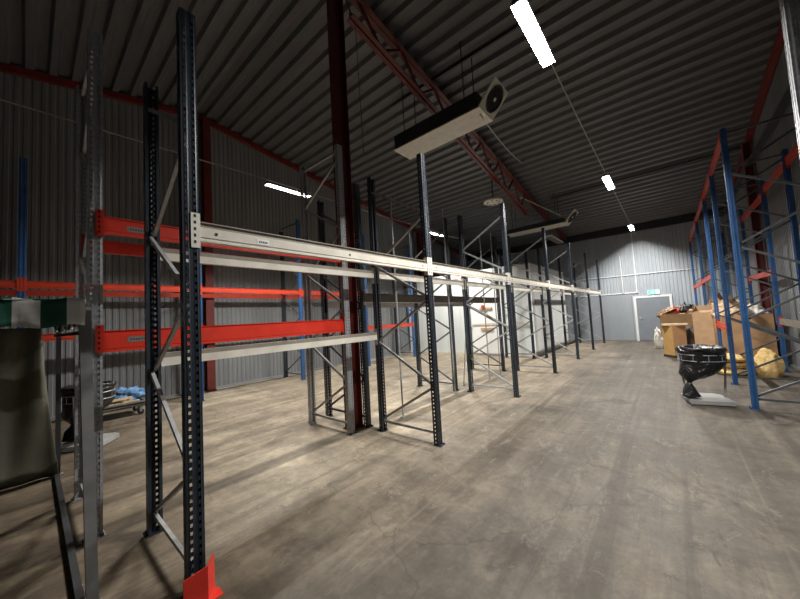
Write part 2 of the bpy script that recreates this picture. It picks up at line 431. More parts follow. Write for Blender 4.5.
# ------------------------------------------------------------------ pallet racking
def upright_mesh(name, H, mat, w=.10, d=.07, pitch=.05, hw=.015, hh=.022):
    """perforated hat section: web at y=0 facing -y, flanges to y=d, inner lips; origin on the floor at the web's middle"""
    mb = MB()
    def face(P, wid, holes):
        a0, a1 = (wid-hw)/2, (wid+hw)/2
        def quad(u0, u1, z0, z1): mb.add([P(u0,z0),P(u1,z0),P(u1,z1),P(u0,z1)], [(0,1,2,3)], mat)
        if not holes: quad(0, wid, 0, H); return
        z = 0; k = int((H-.05)/pitch)
        rows = [(.03+i*pitch, .03+i*pitch+hh) for i in range(k)]
        quad(0, a0, 0, H); quad(a1, wid, 0, H)
        for z0, z1 in rows:
            quad(a0, a1, z, z0); z = z1
        quad(a0, a1, z, H)
    face(lambda u, z: (-w/2+u, 0, z), w/2, True)          # two columns of holes on the web
    face(lambda u, z: (u, 0, z), w/2, True)
    face(lambda u, z: (-w/2, u, z), d, True)
    face(lambda u, z: (w/2, u, z), d, True)
    face(lambda u, z: (-w/2+u, d, z), .022, False)
    face(lambda u, z: (w/2-u, d, z), .022, False)
    me = mb.mesh(name)
    return thicken(me, .0022)

DEP = 1.06                                # outer depth of a frame
def make_frame(matname, H, bracemat, label, cat_group, pitch=1.175, simple=False, name='pallet_rack', base=.15, flip=False):
    mat = M[matname]
    key = (matname, H)
    if key not in UP: UP[key] = upright_mesh('upright', H, mat)
    o = thing(name, (0,0,0), label, 'rack frame', cat_group)
    put('upright', UP[key], o)
    r = put('upright', UP[key], o, (0, DEP, 0)); r.rotation_euler = (0, 0, pi)
    for y in (0.02, DEP-.02):
        fp = MB(); s = -1 if y < .5 else 1
        fp.box((-.065, y-.06, 0), (.065, y+.06, .006), mat)
        fp.box((-.055, y+s*.03, .006), (-.035, y+s*.05, .022), M['darkgrey']); fp.box((.035, y+s*.03, .006), (.055, y+s*.05, .022), M['darkgrey'])
        fp.build('foot_plate', o)
    yf, yb = .05, DEP-.05
    bm_ = M[bracemat]
    MB().chan((0, yf, base), (0, yb, base), .032, .026, bm_).build('horizontal_brace', o)
    z = base + .02; atback = not flip; half = pitch/2
    while z + half < H - .04:
        a = (.012 if atback else -.012, yb if atback else yf, z+.015)
        c = (.012 if atback else -.012, yf if atback else yb, z+half-.015)
        MB().chan(a, c, .032, .026, bm_).build('diagonal_brace', o)
        z += half; atback = not atback
    if H > 4.3:
        MB().chan((0, yf, H-.08), (0, yb, H-.08), .032, .026, bm_).build('horizontal_brace', o)
    return o
UP = {}

def beam_mesh(L, h, mat, pins=True, dep=.05):
    """box beam with a stepped ledge; spans x 0..L, front face at y=0, top at z=0"""
    mb = MB()
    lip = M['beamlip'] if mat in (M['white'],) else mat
    poly = [(0,-h+.012),(.004,-h+.012),(.004,-h+.024),(0,-h+.030),(0,-.042),(dep,-.042),(dep,-h),(0,-h)]
    mb.prism(poly, (0,0,0), (L,0,0), (0,1,0), (0,0,1), mat)
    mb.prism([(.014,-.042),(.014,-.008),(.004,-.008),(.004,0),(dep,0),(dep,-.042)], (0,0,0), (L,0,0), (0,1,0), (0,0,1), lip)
    if pins:
        for fx in (.04, .5, .96):
            mb.box((L*fx-.008,-.003,-.085),(L*fx+.008,.001,-.068), M['hole'])
    return mb.mesh('beam')
def conn_mesh(side, mat, up=.05, dn=.19):
    """L-shaped end plate hooked on the post: side=+1 at the beam's start, -1 at its end"""
    mb = MB(); s = side
    x0, x1 = (-.052, .004) if s > 0 else (-.004, .052)
    mb.box((x0,-.0065,-dn),(x1,-.002,up),mat)                     # plate on the post's face
    xa, xb = (-.001,.004) if s > 0 else (-.004,.001)
    mb.box((xa,-.002,-dn),(xb,.055,up),mat)                       # plate on the post's side
    xc = (x0+x1)/2 - s*.004
    for k in range(5):
        z = -dn+.03+k*.045
        mb.box((xc-.007,-.0075,z),(xc+.007,-.006,z+.02),M['hole'])
    return mb.mesh('end_connector')
BM = {}
def rack_beam(x0, x1, y, ztop, matname, label, group, back=False, h=.125, connmat=None, nconn=2, name='rack_beam', pins=True):
    """beam between posts whose middles are at x0 and x1; y is the post web plane"""
    L = x1-x0-.10
    k = (round(L,3), h, matname, pins)
    if k not in BM: BM[k] = beam_mesh(L, h, M[matname], pins)
    cm = connmat or matname
    for s in (1,-1):
        if (s,cm) not in BM: BM[(s,cm)] = conn_mesh(s, M[cm])
    o = thing(name, (0,0,0), label, 'shelf beam', group)
    if back: o.location = (x1-.05, y, ztop); o.rotation_euler = (0,0,pi)
    else: o.location = (x0+.05, y, ztop)
    put('box_section', BM[k], o)
    put('end_connector', BM[(1,cm)], o); put('end_connector', BM[(-1,cm)], o, (L,0,0))
    return o

S = 2.8; R1X, R1Y = .715, 2.418
def r1x(k): return R1X + k*S
base1 = make_frame('dark', 3.92, 'brace', 'tall dark perforated rack frame standing with the red guard at its foot', 'aisle row rack frames')
where1 = ['', 'dark aisle row rack frame, next one after the frame with red foot guard',
          'dark aisle row rack frame below the round ceiling plate, second after the red-guarded one',
          'dark aisle row rack frame, third along after the red-guarded one',
          'dark aisle row rack frame, fourth along after the red-guarded one',
          'dark aisle row rack frame, last but one before the end wall',
          'dark rack frame closing the aisle row, standing beside the end wall']
for k in range(7):
    if k == 2: base2 = o = make_frame('dark', 3.92, 'brace', where1[2], 'aisle row rack frames', flip=True)
    else: o = base1 if k == 0 else copy_tree(base1 if k == 1 else base2, (0,0,0))
    o.location = (r1x(k), R1Y, 0)
    if k: o['label'] = where1[k]
bay = ['starting at the red-guarded frame', 'second bay from the red-guarded frame', 'third bay from the red-guarded frame',
       'fourth bay from the red-guarded frame', 'last but one bay', 'last bay before the end wall']
for k in range(6):
    b_ = rack_beam(r1x(k), r1x(k+1), R1Y, 2.425, 'white', 'cream beam on the aisle face of the dark racks, '+bay[k], 'upper beams on the aisle face', connmat='connector', h=.14)
    if k == 0:
        st = MB(); st.box((.40,-.0015,-.105),(.50,-.0002,-.062), M['label'])
        for j in range(5): st.box((.415+j*.015,-.002,-.092),(.425+j*.015,-.0014,-.076), M['ink'])
        s_ = st.build('sticker', b_); s_['label'] = 'small white sticker with a dark code'
    rack_beam(r1x(k), r1x(k+1), R1Y+DEP, 2.43, 'white', 'cream upper beam on the rear of the aisle racks, '+bay[k], 'upper beams on the rear of the aisle row', back=True, connmat='white', h=.11)
rack_beam(r1x(0), r1x(1), R1Y+DEP, 1.49, 'white', 'lower cream box beam behind the red-guarded frame, under the bright red beam', None, back=True, h=.115)

# steel guard at the foot of the first frame
g = MB(); gx, gy = R1X, R1Y
g.add([(gx-.10,gy-.10,.006),(gx+.03,gy-.105,.006),(gx+.095,gy-.03,.006),(gx-.10,gy-.10,.195),(gx+.03,gy-.105,.21),(gx+.09,gy-.03,.225)],
      [(0,1,4,3),(1,2,5,4)], M['guard'])
me = thicken(g.mesh('post_guard'), -.006)
gd = thing('post_guard', (0,0,0), 'bright red bent steel guard on the floor around the foot of a dark post', 'post guard')
put('shield', me, gd)
MB().box((gx-.11,gy-.125,0),(gx+.11,gy-.035,.006),M['guard']).build('base_plate', gd)

# second row: galvanised bay, then dark frames
R2Y = 3.76
gx0, gx1 = .385, 3.16
ga = make_frame('galv', 4.45, 'brace', 'galvanised rack frame beside the striped gazebo', 'galvanised rack frames')
ga.location = (gx0, R2Y+.03, 0)
gb = copy_tree(ga, (gx1, R2Y-.02, 0)); gb['label'] = 'galvanised rack frame standing against the free-standing dark red column'
GB = 'red beams of the galvanised bay'
def maker_plate(beam):
    p = MB(); p.box((.16,-.002,-.115),(.32,-.0002,-.065),M['plate_grey'])
    for j in range(6): p.box((.18+j*.02,-.0026,-.099),(.193+j*.02,-.0019,-.081),M['ink'])
    p.build('maker_plate', beam)['label'] = 'small grey maker plate'
b1 = rack_beam(gx0, gx1, R2Y+.005, 2.735, 'red', 'bright red beam on the front of the galvanised bay, upper one', GB, h=.155, pins=False); maker_plate(b1)
b2 = rack_beam(gx0, gx1, R2Y+.005, 1.715, 'red', 'bright red beam on the front of the galvanised bay, lower one', GB, h=.19, pins=False); maker_plate(b2)
rack_beam(gx0, gx1, R2Y+.01+DEP, 2.74, 'red', 'bright red beam on the rear of the galvanised bay, upper one', GB, back=True, h=.14, pins=False)

R2X = [3.52, 6.24, 8.94, 11.66]
lab2 = ['dark rack frame of the second row, directly behind the free-standing red column', 'dark rack frame of the second row, next one past the red column, between thin rods',
        'dark rack frame of the second row, in front of the cold room door', 'dark rack frame of the second row, close to the white cold room corner']
d0 = make_frame('dark', 3.93, 'darkbrace', lab2[0], 'second row rack frames')
for k, x in enumerate(R2X):
    if k == 1: d1 = o = make_frame('dark', 3.93, 'darkbrace', lab2[1], 'second row rack frames', flip=True)
    else: o = d0 if k == 0 else copy_tree(d1, (0,0,0))
    o.location = (x, R2Y, 0); o['label'] = lab2[k]
for k in range(2):
    rack_beam(R2X[k], R2X[k+1], R2Y, 2.12, 'brownbeam', 'brownish grey shelf beam of the second row, ' + ('starting at the red column' if k == 0 else 'ending in front of the cold room door'), 'brown-grey beams of the second row', h=.16, pins=False)
    rack_beam(R2X[k], R2X[k+1], R2Y+DEP, 2.06, 'brownbeam', 'brownish grey rear shelf beam of the second row, ' + ('bay beside the red column' if k == 0 else 'bay before the cold room'), 'brown-grey beams of the second row', back=True, h=.12, pins=False)

# blue frames along the long wall
LBX = [-2.78, -.06, 2.68, 5.42, 8.16, 10.9]
labL = ['blue rack frame by the corrugated wall, far behind the gazebo', 'blue rack frame on the long wall, rising just above the striped gazebo',
        'blue rack frame on the long wall beside the red wall column', 'blue rack frame on the long wall, seen through the galvanised bay opening',
        'blue rack frame on the long wall, seen just past the free-standing red column', 'blue rack frame on the long wall, last one before the white cold room']
lf = make_frame('blue', 4.9, 'darkbrace', labL[1], 'blue frames on the long wall')
LY = 8.53
# rear posts of these frames are dark
du = upright_mesh('upright', 4.75, M['dark'])
ru = [c for c in lf.children if c.name.startswith('upright') and c.location.y > .5][0]
ru.data = du; ru['label'] = 'dark rear upright'
for k, x in list(enumerate(LBX)):
    o = lf if k == 0 else copy_tree(lf, (0,0,0))
    o.location = (x, LY, 0); o['label'] = labL[k]
bayL = ['behind the striped gazebo', 'from the gazebo to the red wall column', 'beside the red wall column', 'crossing behind the galvanised post', 'ending at the cold room']
for k in range(0, 5):
    x0, x1 = LBX[k], LBX[k+1]
    if True:
        rack_beam(x0, x1, LY, 2.70, 'orange', 'orange-red upper wall rack beam, bay '+bayL[k], 'orange-red beams on the long wall', h=.13, pins=False) if k < 4 else None
        if k < 4: rack_beam(x0, x1, LY+DEP, 2.64, 'orange', 'orange-red rear upper wall rack beam, bay '+bayL[k], 'orange-red beams on the long wall', back=True, h=.11, pins=False)
for k in (1, 2):
    rack_beam(LBX[k], LBX[k+1], LY, 1.75, 'orange', 'orange-red lower wall rack beam, bay '+bayL[k], 'orange-red beams on the long wall', h=.13, pins=False)
rack_beam(LBX[4], LBX[5], LY, 1.46, 'orange', 'orange-red low beam on the long wall rack just before the cold room', 'orange-red beams on the long wall', h=.14, pins=False)

# blue frames along the opposite wall
RY = -1.90            # rear web plane is RY, front web plane RY+DEP
RX = [3.73, 7.22, 9.14, 11.02, 13.9, 18.2]
labR = ['pale galvanised rack frame at the edge of the aisle, before the blue racks', 'tall blue rack frame beside the black bag stand, first of the blue ones',
        'blue rack frame just behind the one beside the black bag stand', 'blue rack frame between the straw bundles and the big cardboard bin',
        'blue rack frame behind the heaped cardboard boxes', 'blue rack frame standing by the end wall, past the cardboard']
rf = make_frame('blue', 4.42, 'darkbrace', labR[1], 'blue frames by the aisle')
rf.location = (RX[1], RY, 0)
for k in range(2, 6):
    o = copy_tree(rf, (RX[k], RY, 0)); o['label'] = labR[k]
rg = make_frame('galv', 4.42, 'brace', labR[0], 'galvanised rack frames'); rg.location = (RX[0], RY, 0)
GR = 'red beams of the blue aisle racks'
FY = RY + DEP
for (a, b2_, z, back, h, lb) in [
    (1, 3, 4.38, True, .13, 'red top beam of the blue aisle racks, above the black bag stand'),
    (3, 4, 4.36, True, .13, 'red top beam of the blue aisle racks, above the big cardboard bin'),
    (4, 5, 4.36, True, .13, 'red top beam of the blue aisle racks, ending at the end wall'),
    (3, 4, 2.36, True, .12, 'red middle beam on the aisle face, over the heaped cardboard'),
    (4, 5, 2.36, True, .12, 'red middle beam on the aisle face, running to the end wall'),
    (2, 3, 1.17, True, .13, 'low red beam on the aisle face above the straw bundles'),
    (2, 3, 4.25, False, .14, 'red top beam on the wall side of the blue racks, before the cardboard bin'),
    (1, 2, 4.25, False, .14, 'red top beam on the wall side, behind the black bag stand'),
    (3, 4, 4.15, False, .14, 'red top beam on the wall side, above the cardboard bin'),
    (3, 4, 2.33, False, .13, 'red middle beam on the wall side, above the cardboard bin'),
    (2, 3, 1.20, False, .13, 'low brown-red beam on the wall side beside the cardboard bin')]:
    rack_beam(RX[a], RX[b2_], FY if back else RY, z, 'orange' if 'brown' not in lb else 'brownbeam', lb, GR, back=back, h=h, connmat='orange', pins=False)

# thin rods between the two rows
for k, (x, y, h, dx) in enumerate([(4.17,3.60,3.82,-.02),(5.3,3.62,3.95,.05),(6.01,3.66,4.05,-.06),(7.61,3.61,3.74,0),(8.3,3.62,3.9,.02),(6.8,3.9,1.35,.30)]):
    wh = ['first one past the red column','second one past the red column','third one past the red column','fourth one past the red column','last one, toward the cold room corner','short tilted one'][k]
    mb = MB(); mb.tube([(0,0,.012),(dx,0,h)], .014, M['galv'], 8)
    o = thing('thin_rod', (x,y,0), ('thin upright grey rod between the rack rows, '+wh) if k < 5 else 'short tilted grey rod standing between the rack rows', 'rod', 'thin rods between the rack rows')
    mb.build('tube', o); MB().box((-.05,-.03,0),(.05,.03,.012),M['galv']).build('foot_plate', o)

# ------------------------------------------------------------------ lamps
LZ = 4.85
def make_lamp(label, lit=True):
    o = thing('ceiling_lamp', (0,0,LZ), label, 'lamp', 'trough lamps hung in two lines')
    L = 1.12; a = .075; d = .066
    mb = MB(); t = .004
    # open trough: top plate, two flared sides, two ends
    mb.box((0,-.05,d),(L,.05,d+.03),M['whitemetal'])
    for s in (-1,1):
        mb.add([(0,s*.05,d),(L,s*.05,d),(L,s*a,0),(0,s*a,0),(0,s*(.05+t),d),(L,s*(.05+t),d),(L,s*(a+t),0),(0,s*(a+t),0)],
               [(0,1,2,3),(4,7,6,5),(0,4,5,1),(2,6,7,3),(0,3,7,4),(1,5,6,2)], M['trough'])
    for x in (-t, L):
        mb.add([(x,-.05,d),(x,.05,d),(x,a,0),(x,-a,0),(x+t,-.05,d),(x+t,.05,d),(x+t,a,0),(x+t,-a,0)],
               [(0,1,2,3),(4,7,6,5),(0,4,5,1),(1,5,6,2),(2,6,7,3),(3,7,4,0)], M['trough'])
    mb.build('housing', o)
    MB().add([(.02,-.035,d-.004),(L-.02,-.035,d-.004),(L-.02,.035,d-.004),(.02,.035,d-.004)], [(0,1,2,3)], M['lamp'] if lit else M['whitemetal']).build('light_strip', o)
    return o
lamps = [('big bright trough lamp hanging over the aisle, with a wire running on from it', 3.24, .935, 0),
         ('bright trough lamp over the aisle, second along the wire', 9.12, .935, 0),
         ('bright trough lamp over the aisle, close to the end wall', 15.50, .935, 0),
         ('lit trough lamp hanging in front of the long corrugated wall, above the galvanised bay', 3.46, 6.67, 0),
         ('lit trough lamp near the cold room, seen through the dark racks', 9.62, 6.67, 0)
         ]
l0 = None
for lb, x, y, _ in lamps:
    if l0 is None: l0 = make_lamp(lb); o = l0
    else: o = copy_tree(l0, (0,0,0)); o['label'] = lb
    o.location = (x, y, LZ)
def wire(name, pts, r, mat, label, cat='wire'):
    return tag(MB().tube(pts, r, mat, 6).build(name), label, cat)
def sag(p, q, s, n=9):
    p, q = Vector(p), Vector(q)
    return [p.lerp(q, i/(n-1)) - Vector((0,0,s*4*(i/(n-1))*(1-i/(n-1)))) for i in range(n)]
zt = LZ + .115
for nm, y, stops in (('aisle', .935, [X0+.05, 3.24, 9.12, 15.50, X1-.26]), ('wall', 6.67, [X0+.05, 3.46, 9.62, 12.05])):
    pts = []
    for a, b_ in zip(stops[:-1], stops[1:]): pts += sag((a,y,zt),(b_,y,zt),.03,7)[:-1]
    pts.append(Vector((stops[-1], y, zt)))
    wire('hanging_wire', pts, .009, M['cable'], 'thin grey wire carrying the lamps over the aisle' if nm == 'aisle' else 'thin grey wire carrying the lamps along the long wall')

# ------------------------------------------------------------------ ceiling units
def heater(loc, L, W, H, label):
    o = thing('fan_heater', loc, label, 'air unit', 'long air units under the roof')
    MB().box((0,0,0),(W,L,.025),M['cream']).build('drip_tray', o)
    mb = MB(); mb.box((.02,.05,.03),(W-.02,L-.02,H),M['darkgrey'])
    for k in range(34): y = .08+k*(L-.16)/33; mb.box((.012,y,.06),(.02,y+.012,H-.04),M['darkgrey'])
    mb.build('coil_box', o)
    # square fan panel swung out at the end
    A = Matrix.Translation((W/2, .0, .02)) @ Matrix.Rotation(math.radians(42), 4, 'X')
    hw_ = W/2; hp = W*.86
    ep = MB(); ep.box((-hw_,0,0),(hw_,.025,hp),M['cream'],A); ep.build('end_plate', o)
    fn = MB(); R = hp*.42; cz = hp/2
    fn.ring((0,-.012,cz), R, .016, M['darkgrey'], (1,0,0), (0,0,1), 28, 6)
    fn.tube([(0,-.004,cz),(0,-.001,cz)], R*.98, M['hole'], 28)
    for q in range(6):
        t = q*pi/6; fn.bar((-R*math.cos(t),-.012,cz-R*math.sin(t)),(R*math.cos(t),-.012,cz+R*math.sin(t)),.006,.006,M['darkgrey'],(0,1,0))
    fn.box((-.035,-.022,cz-.03),(.035,-.012,cz+.03),M['label'])
    fn.v = [tuple(A @ Vector(v)) for v in fn.v]
    fn.build('fan', o)
    for y in (.35, L-.3):
        for x in (.08, W-.08):
            MB().tube([(x,y,H),(x,y,roof(loc[0]+x)-.02-loc[2])], .012, M['darkgrey'], 6).build('hanger_rod', o)
    return o
heater((5.73, 2.53, 5.74), 2.25, .64, .36, 'long air unit with cream underside and end fan, hung close below the truss')
heater((13.25, 2.75, 4.98), 2.35, .62, .20, 'long air unit hung near the end of the truss, beyond the round plate')
for (x, ya, yb, lb) in ((6.22, 1.4, 5.2, 'dark steel support bar under the roof above the cream air unit'), (13.66, YR+.15, 3.3, 'long dark support bar crossing the roof to the wall behind the blue racks')):
    tag(MB().bar((x,ya,roof(x)-.05),(x,yb,roof(x)-.05),.05,.05,M['darkgrey']).build('ceiling_bar'), lb, 'bar', 'support bars under the roof')
wire('hanging_cable', sag((5.95,2.62,5.73),(10.8,3.38,roof(10.8)+.02),.12), .016, M['cable'], 'pale cable running from the cream air unit up to the roof', 'cable')
wire('pipe', [(12.9,4.25,roof(12.9)-.02),(13.45,2.95,5.33)], .022, M['cream'], 'thin beige pipe slanting from the truss down to the far air unit', 'pipe')
wire('hanging_cable', [(3.82,3.93,low(3.82)),(3.84,3.90,4.6)], .006, M['black'], 'thin black cable hanging straight down from the truss beside the red column', 'cable')
dp = thing('round_ceiling_plate', (10.12, 4.22, 5.38), 'round cream plate with dark openings hung below the truss', 'ceiling plate')
mb = MB(); mb.lathe([(.001,0),(.28,0),(.32,.02),(.32,.05),(.001,.06)], (0,0,0), M['cream'], 36)
mb.build('disc', dp)
mb = MB()
for k in range(8):
    t = k*pi/4+.2; x, y = .20*math.cos(t), .20*math.sin(t); mb.box((x-.035,y-.025,-.006),(x+.035,y+.025,.001),M['hole'])
mb.build('inlet_pattern', dp); MB().tube([(0,0,.05),(0,0,roof(10.1)-5.38)], .02, M['darkgrey'], 8).build('stem', dp)
ul = thing('unlit_lamp', (14.5, 3.72, 4.82), 'pale unlit box lamp hung near the end wall, past the far air unit', 'lamp')
MB().box((0,-.13,0),(2.0,.13,.07),M['cream']).build('housing', ul); MB().box((.04,-.10,-.012),(1.96,.10,0),M['plate_grey']).build('diffuser', ul)
for x in (.3,1.7): MB().tube([(x,0,.07),(x,0,roof(14.5+x)-4.82)], .008, M['darkgrey'], 6).build('hanger_rod', ul)

# ------------------------------------------------------------------ cold room
cr = thing('cold_room', (12.1, 3.86, 0), 'large white insulated cold room built against the long wall', 'cold room')
CW = YL-.14-3.86; CH = 3.48; CL = 5.0
mb = MB(); n = 5
for k in range(n):
    a, b_ = k*CW/n, (k+1)*CW/n; mb.box((0,a+.004,.0),(.12,b_-.004,CH),M['coldpanel'])
mb.box((.01,0,0),(.11,CW,CH-.01),M['coldpanel']); mb.build('front_panel', cr)
mb = MB(); n = 5
for k in range(n):
    a, b_ = k*CL/n, (k+1)*CL/n; mb.box((a+.13 if k == 0 else a+.004,0,0),(b_-.004,.12,CH),M['coldside'])
mb.box((.12,.01,0),(CL,.11,CH-.01),M['coldside']); mb.build('side_panel', cr)
MB().box((.12,.12,CH-.12),(CL,CW,CH-.01),M['coldpanel']).build('roof_panel', cr)
MB().box((CL-.12,.12,0),(CL,CW,CH-.13),M['coldpanel']).build('rear_panel', cr)
mb = MB(); mb.box((.3,-.03,1.92),(CL-.2,0,2.12),M['plate_grey']); mb.build('bumper_rail', cr)['label'] = 'grey bumper strip'
mb = MB(); mb.box((-.015,-.015,0),(.03,.03,CH),M['frame_white']); mb.build('corner_trim', cr)
MB().box((-.03,0,0),(0,CW,.10),M['cream']).build('kerb', cr)
dy = 5.0-3.86
dr = MB().box((-.075,dy-.05,.08),(-.006,dy+1.3,2.75),M['whitemetal']).build('sliding_door', cr)
hb = MB().box((-.13,dy+.40,1.84),(-.075,dy+.92,1.93),M['handlewood'])
hb.build('handle', dr)['label'] = 'wooden upper handle'
MB().box((-.13,dy+.40,1.02),(-.075,dy+.92,1.11),M['handlewood']).build('handle', dr)['label'] = 'wooden lower handle'
kb = MB(); kb.tube([(-.13,dy+.74,1.95),(-.20,dy+.74,1.95)], .075, M['redrag'], 14); kb.build('knob', dr)['label'] = 'round brown-red knob'
MB().box((-.11,-.02,1.22),(-.076,dy+1.6,1.30),M['cream']).build('door_rail', cr)
mb = MB(); mb.tube([(-.03,dy-.28,2.9),(-.03,dy-.28,1.6),(-.03,dy+.3,1.55)], .018, M['cable'], 6); mb.build('cable_duct', cr)
sg = thing('warning_sign', (12.07, 6.9, 3.35), 'small pale red sign with red lettering high on the white cold room', 'sign')
MB().box((-.012,-.20,-.10),(0,.20,.10),M['signpink']).build('panel', sg)
mb = MB()
for j, h in enumerate((.05,.04,.05,.03,.05)): mb.box((-.015,.13-j*.06-.02,-.01-h/2),(-.012,.13-j*.06+.02,-.01+h/2),M['signred'])
mb.build('lettering', sg)

# ------------------------------------------------------------------ end wall fittings
dX = X1-.024
do = thing('door_1', (dX, .58, 0), 'grey steel door with white frame in the end wall', 'door', kind='structure')
MB().box((-.055,-.60,.02),(-.012,.60,2.0),M['door']).build('door_leaf', do)
mb = MB()
for s in (-1,1): mb.box((-.07,s*.65-.045,0),(-.003,s*.65+.045,2.09),M['frame_white'])
mb.box((-.07,-.605,2.0),(-.003,.605,2.09),M['frame_white']); mb.build('door_frame', do)
mb = MB(); mb.box((-.065,.49,.96),(-.055,.53,1.16),M['galv']); mb.tube([(-.065,.51,1.06),(-.10,.51,1.06),(-.105,.40,1.06)], .011, M['galv'], 8); mb.build('door_handle', do)
ex = thing('exit_sign', (dX-.003, .50, 2.14), 'small glowing green exit sign mounted above the grey door', 'sign')
MB().box((-.06,-.22,0),(0,.22,.19),M['whitemetal']).build('case', ex)
MB().box((-.064,-.21,.01),(-.06,.21,.18),M['exitgreen']).build('face', ex)
mb = MB(); f = -.067
mb.box((f,-.19,.03),(f+.003,-.08,.16),M['exitwhite'])                     # doorway
mb.bar((f,.02,.125),(f,.05,.075),.022,.006,M['exitwhite'],(1,0,0))         # torso, running man
mb.lathe([(.001,-.0),(.014,0),(.014,.003),(.001,.003)], (f,.012,.148), M['exitwhite'], 10)
mb.bar((f,.05,.08),(f,.02,.045),.012,.006,M['exitwhite'],(1,0,0)); mb.bar((f,.02,.045),(f,.045,.025),.012,.006,M['exitwhite'],(1,0,0))
mb.bar((f,.05,.08),(f,.09,.06),.012,.006,M['exitwhite'],(1,0,0)); mb.bar((f,.09,.06),(f,.12,.065),.012,.006,M['exitwhite'],(1,0,0))
mb.bar((f,.03,.115),(f,-.02,.095),.010,.006,M['exitwhite'],(1,0,0)); mb.bar((f,.03,.115),(f,.075,.12),.010,.006,M['exitwhite'],(1,0,0))
mb.build('pictogram', ex)
def conduit(pts, label, r=.022):
    return tag(MB().tube(pts, r, M['frame_white'], 8).build('conduit'), label, 'conduit', 'white conduits on the end wall')
cx = X1-.05
conduit([(cx,3.8,3.14),(cx,-1.0,3.12)], 'long white horizontal conduit high across the end wall')
conduit([(cx,3.5,2.27),(cx,1.05,2.27)], 'short white horizontal conduit at door height on the end wall', .026)
conduit([(cx-.045,1.65,4.12),(cx-.045,1.65,2.30)], 'white vertical conduit on the end wall, shorter one farther from the door')
conduit([(cx-.045,1.11,5.1),(cx-.045,1.11,2.30)], 'white vertical conduit on the end wall, taller one beside the door')
tag(MB().box((cx-.01,1.35,.02),(X1-.018,3.9,2.22),M['lowsheet']).build('cover_sheet'), 'flat grey sheet covering the lower end wall beside the door', 'wall sheet')
tag(MB().bar((4.5,YR+.16,5.42),(17.5,YR+.16,5.42),.12,.05,M['darkgrey']).build('cable_tray'), 'long dark cable tray high on the wall behind the blue racks', 'cable tray')
tag(MB().tube([(12.2,YL-.1,0),(12.0,YL-.1,3.3)], .05, M['blue'], 10).build('blue_pipe'), 'blue upright pipe in the corner between long wall and cold room', 'pipe')

# ------------------------------------------------------------------ bag stands
def crinkle(me, amp, sc, seed):
    from mathutils import noise as nz
    for v in me.vertices:
        q = v.co*sc + Vector((seed, seed*2, 0))
        v.co += Vector(nz.noise_vector(q))*amp + Vector(nz.noise_vector(q*2.7))*amp*.45
    me.update()
def bag_stand(loc, rz, label, stand_only=None):
    o = thing('bag_stand', loc, label, 'bag stand', 'bag stands on plates', rz)
    mb = MB(); poly = [(-.30,-.27),(.20,-.27),(.30,-.19),(.30,.19),(.20,.27),(-.30,.27)]
    mb.prism(poly, (0,0,.015), (0,0,.075), (1,0,0), (0,1,0), M['grey_plate']); mb.prism([(a*.96,b_*.96) for a,b_ in poly], (0,0,0), (0,0,.015), (1,0,0), (0,1,0), M['black'])
    mb.build('base_plate', o)
    for y in (-.25,.25): MB().tube([(0,y*.98,.07),(.0,y*1.22,.8)], .016, M['grey_plate'], 8).build('leg', o)
    mb = MB()
    mb.ring((0,0,.80), .305, .008, M['galv'], n=36); mb.ring((0,0,.70), .305, .006, M['galv'], n=36)
    for k in range(10):
        t = 2*pi*k/10; mb.tube([(.305*math.cos(t),.305*math.sin(t),.80),(.305*math.cos(t),.305*math.sin(t),.70)], .004, M['galv'], 5)
    mb.build('hoop', o)
    return o
def lean(me, rz):
    d = Matrix.Rotation(-rz, 4, 'Z') @ Vector((-.646, .763, 0))
    for v in me.vertices: v.co += d * .24 * min(1, max(0, (.62-v.co.z)/.27))
    me.update()
def bag(loc, rz, label):
    mb = MB()
    w = lambda t, z: .05*math.sin(5*t+z*9)+.035*math.sin(9*t-z*14)
    prof = [(.02,.84),(.12,.85),(.20,.88),(.255,.915),(.29,.92),(.305,.885),(.292,.82),(.285,.74),(.28,.66),(.265,.57),(.22,.48),(.15,.42),(.08,.375),(.04,.345),(.035,.33)]
    mb.lathe(prof, (0,0,0), M['bag'], 40, w)
    o = thing('rubbish_bag', loc, label, 'rubbish bag', 'black bags in stands', rz)
    me = mb.mesh('bag_body', True); crinkle(me, .018, 6, 3.1); lean(me, rz); put('bag_body', me, o)
    t = MB(); t.lathe([(.02,.345),(.045,.30),(.08,.22),(.105,.13),(.11,.10),(.03,.09)], (0,0,0), M['bag'], 20, lambda a, z: .18*math.sin(3*a+z*20))
    me = t.mesh('bag_tail', True); crinkle(me, .02, 9, 6.1); lean(me, rz); put('bag_tail', me, o)
    rim = MB()
    n = 44; pts = [(.30*(1+.04*math.sin(7*2*pi*k/n))*math.cos(2*pi*k/n), .30*(1+.04*math.sin(7*2*pi*k/n))*math.sin(2*pi*k/n), .875+.03*math.sin(5*2*pi*k/n)) for k in range(n+1)]
    rim.tube(pts, .022, M['bag'], 6); me = rim.mesh('bag_rim', True); crinkle(me, .015, 9, 8.8); put('bag_rim', me, o)
    return o
bag_stand((7.42,-.34,0), math.radians(14), 'grey wheel-less stand with wire hoop on a plate, in the aisle by the blue racks')
bag((7.40,-.34,0), math.radians(14), 'black plastic rubbish bag hanging in the wire hoop stand in the aisle')
bag_stand((.64,6.98,0), math.radians(-37), 'grey hoop stand on a plate, seen behind the galvanised post near the gazebo')
bag((.64,6.98,0), math.radians(-37), 'black plastic rubbish bag in the stand behind the galvanised post')

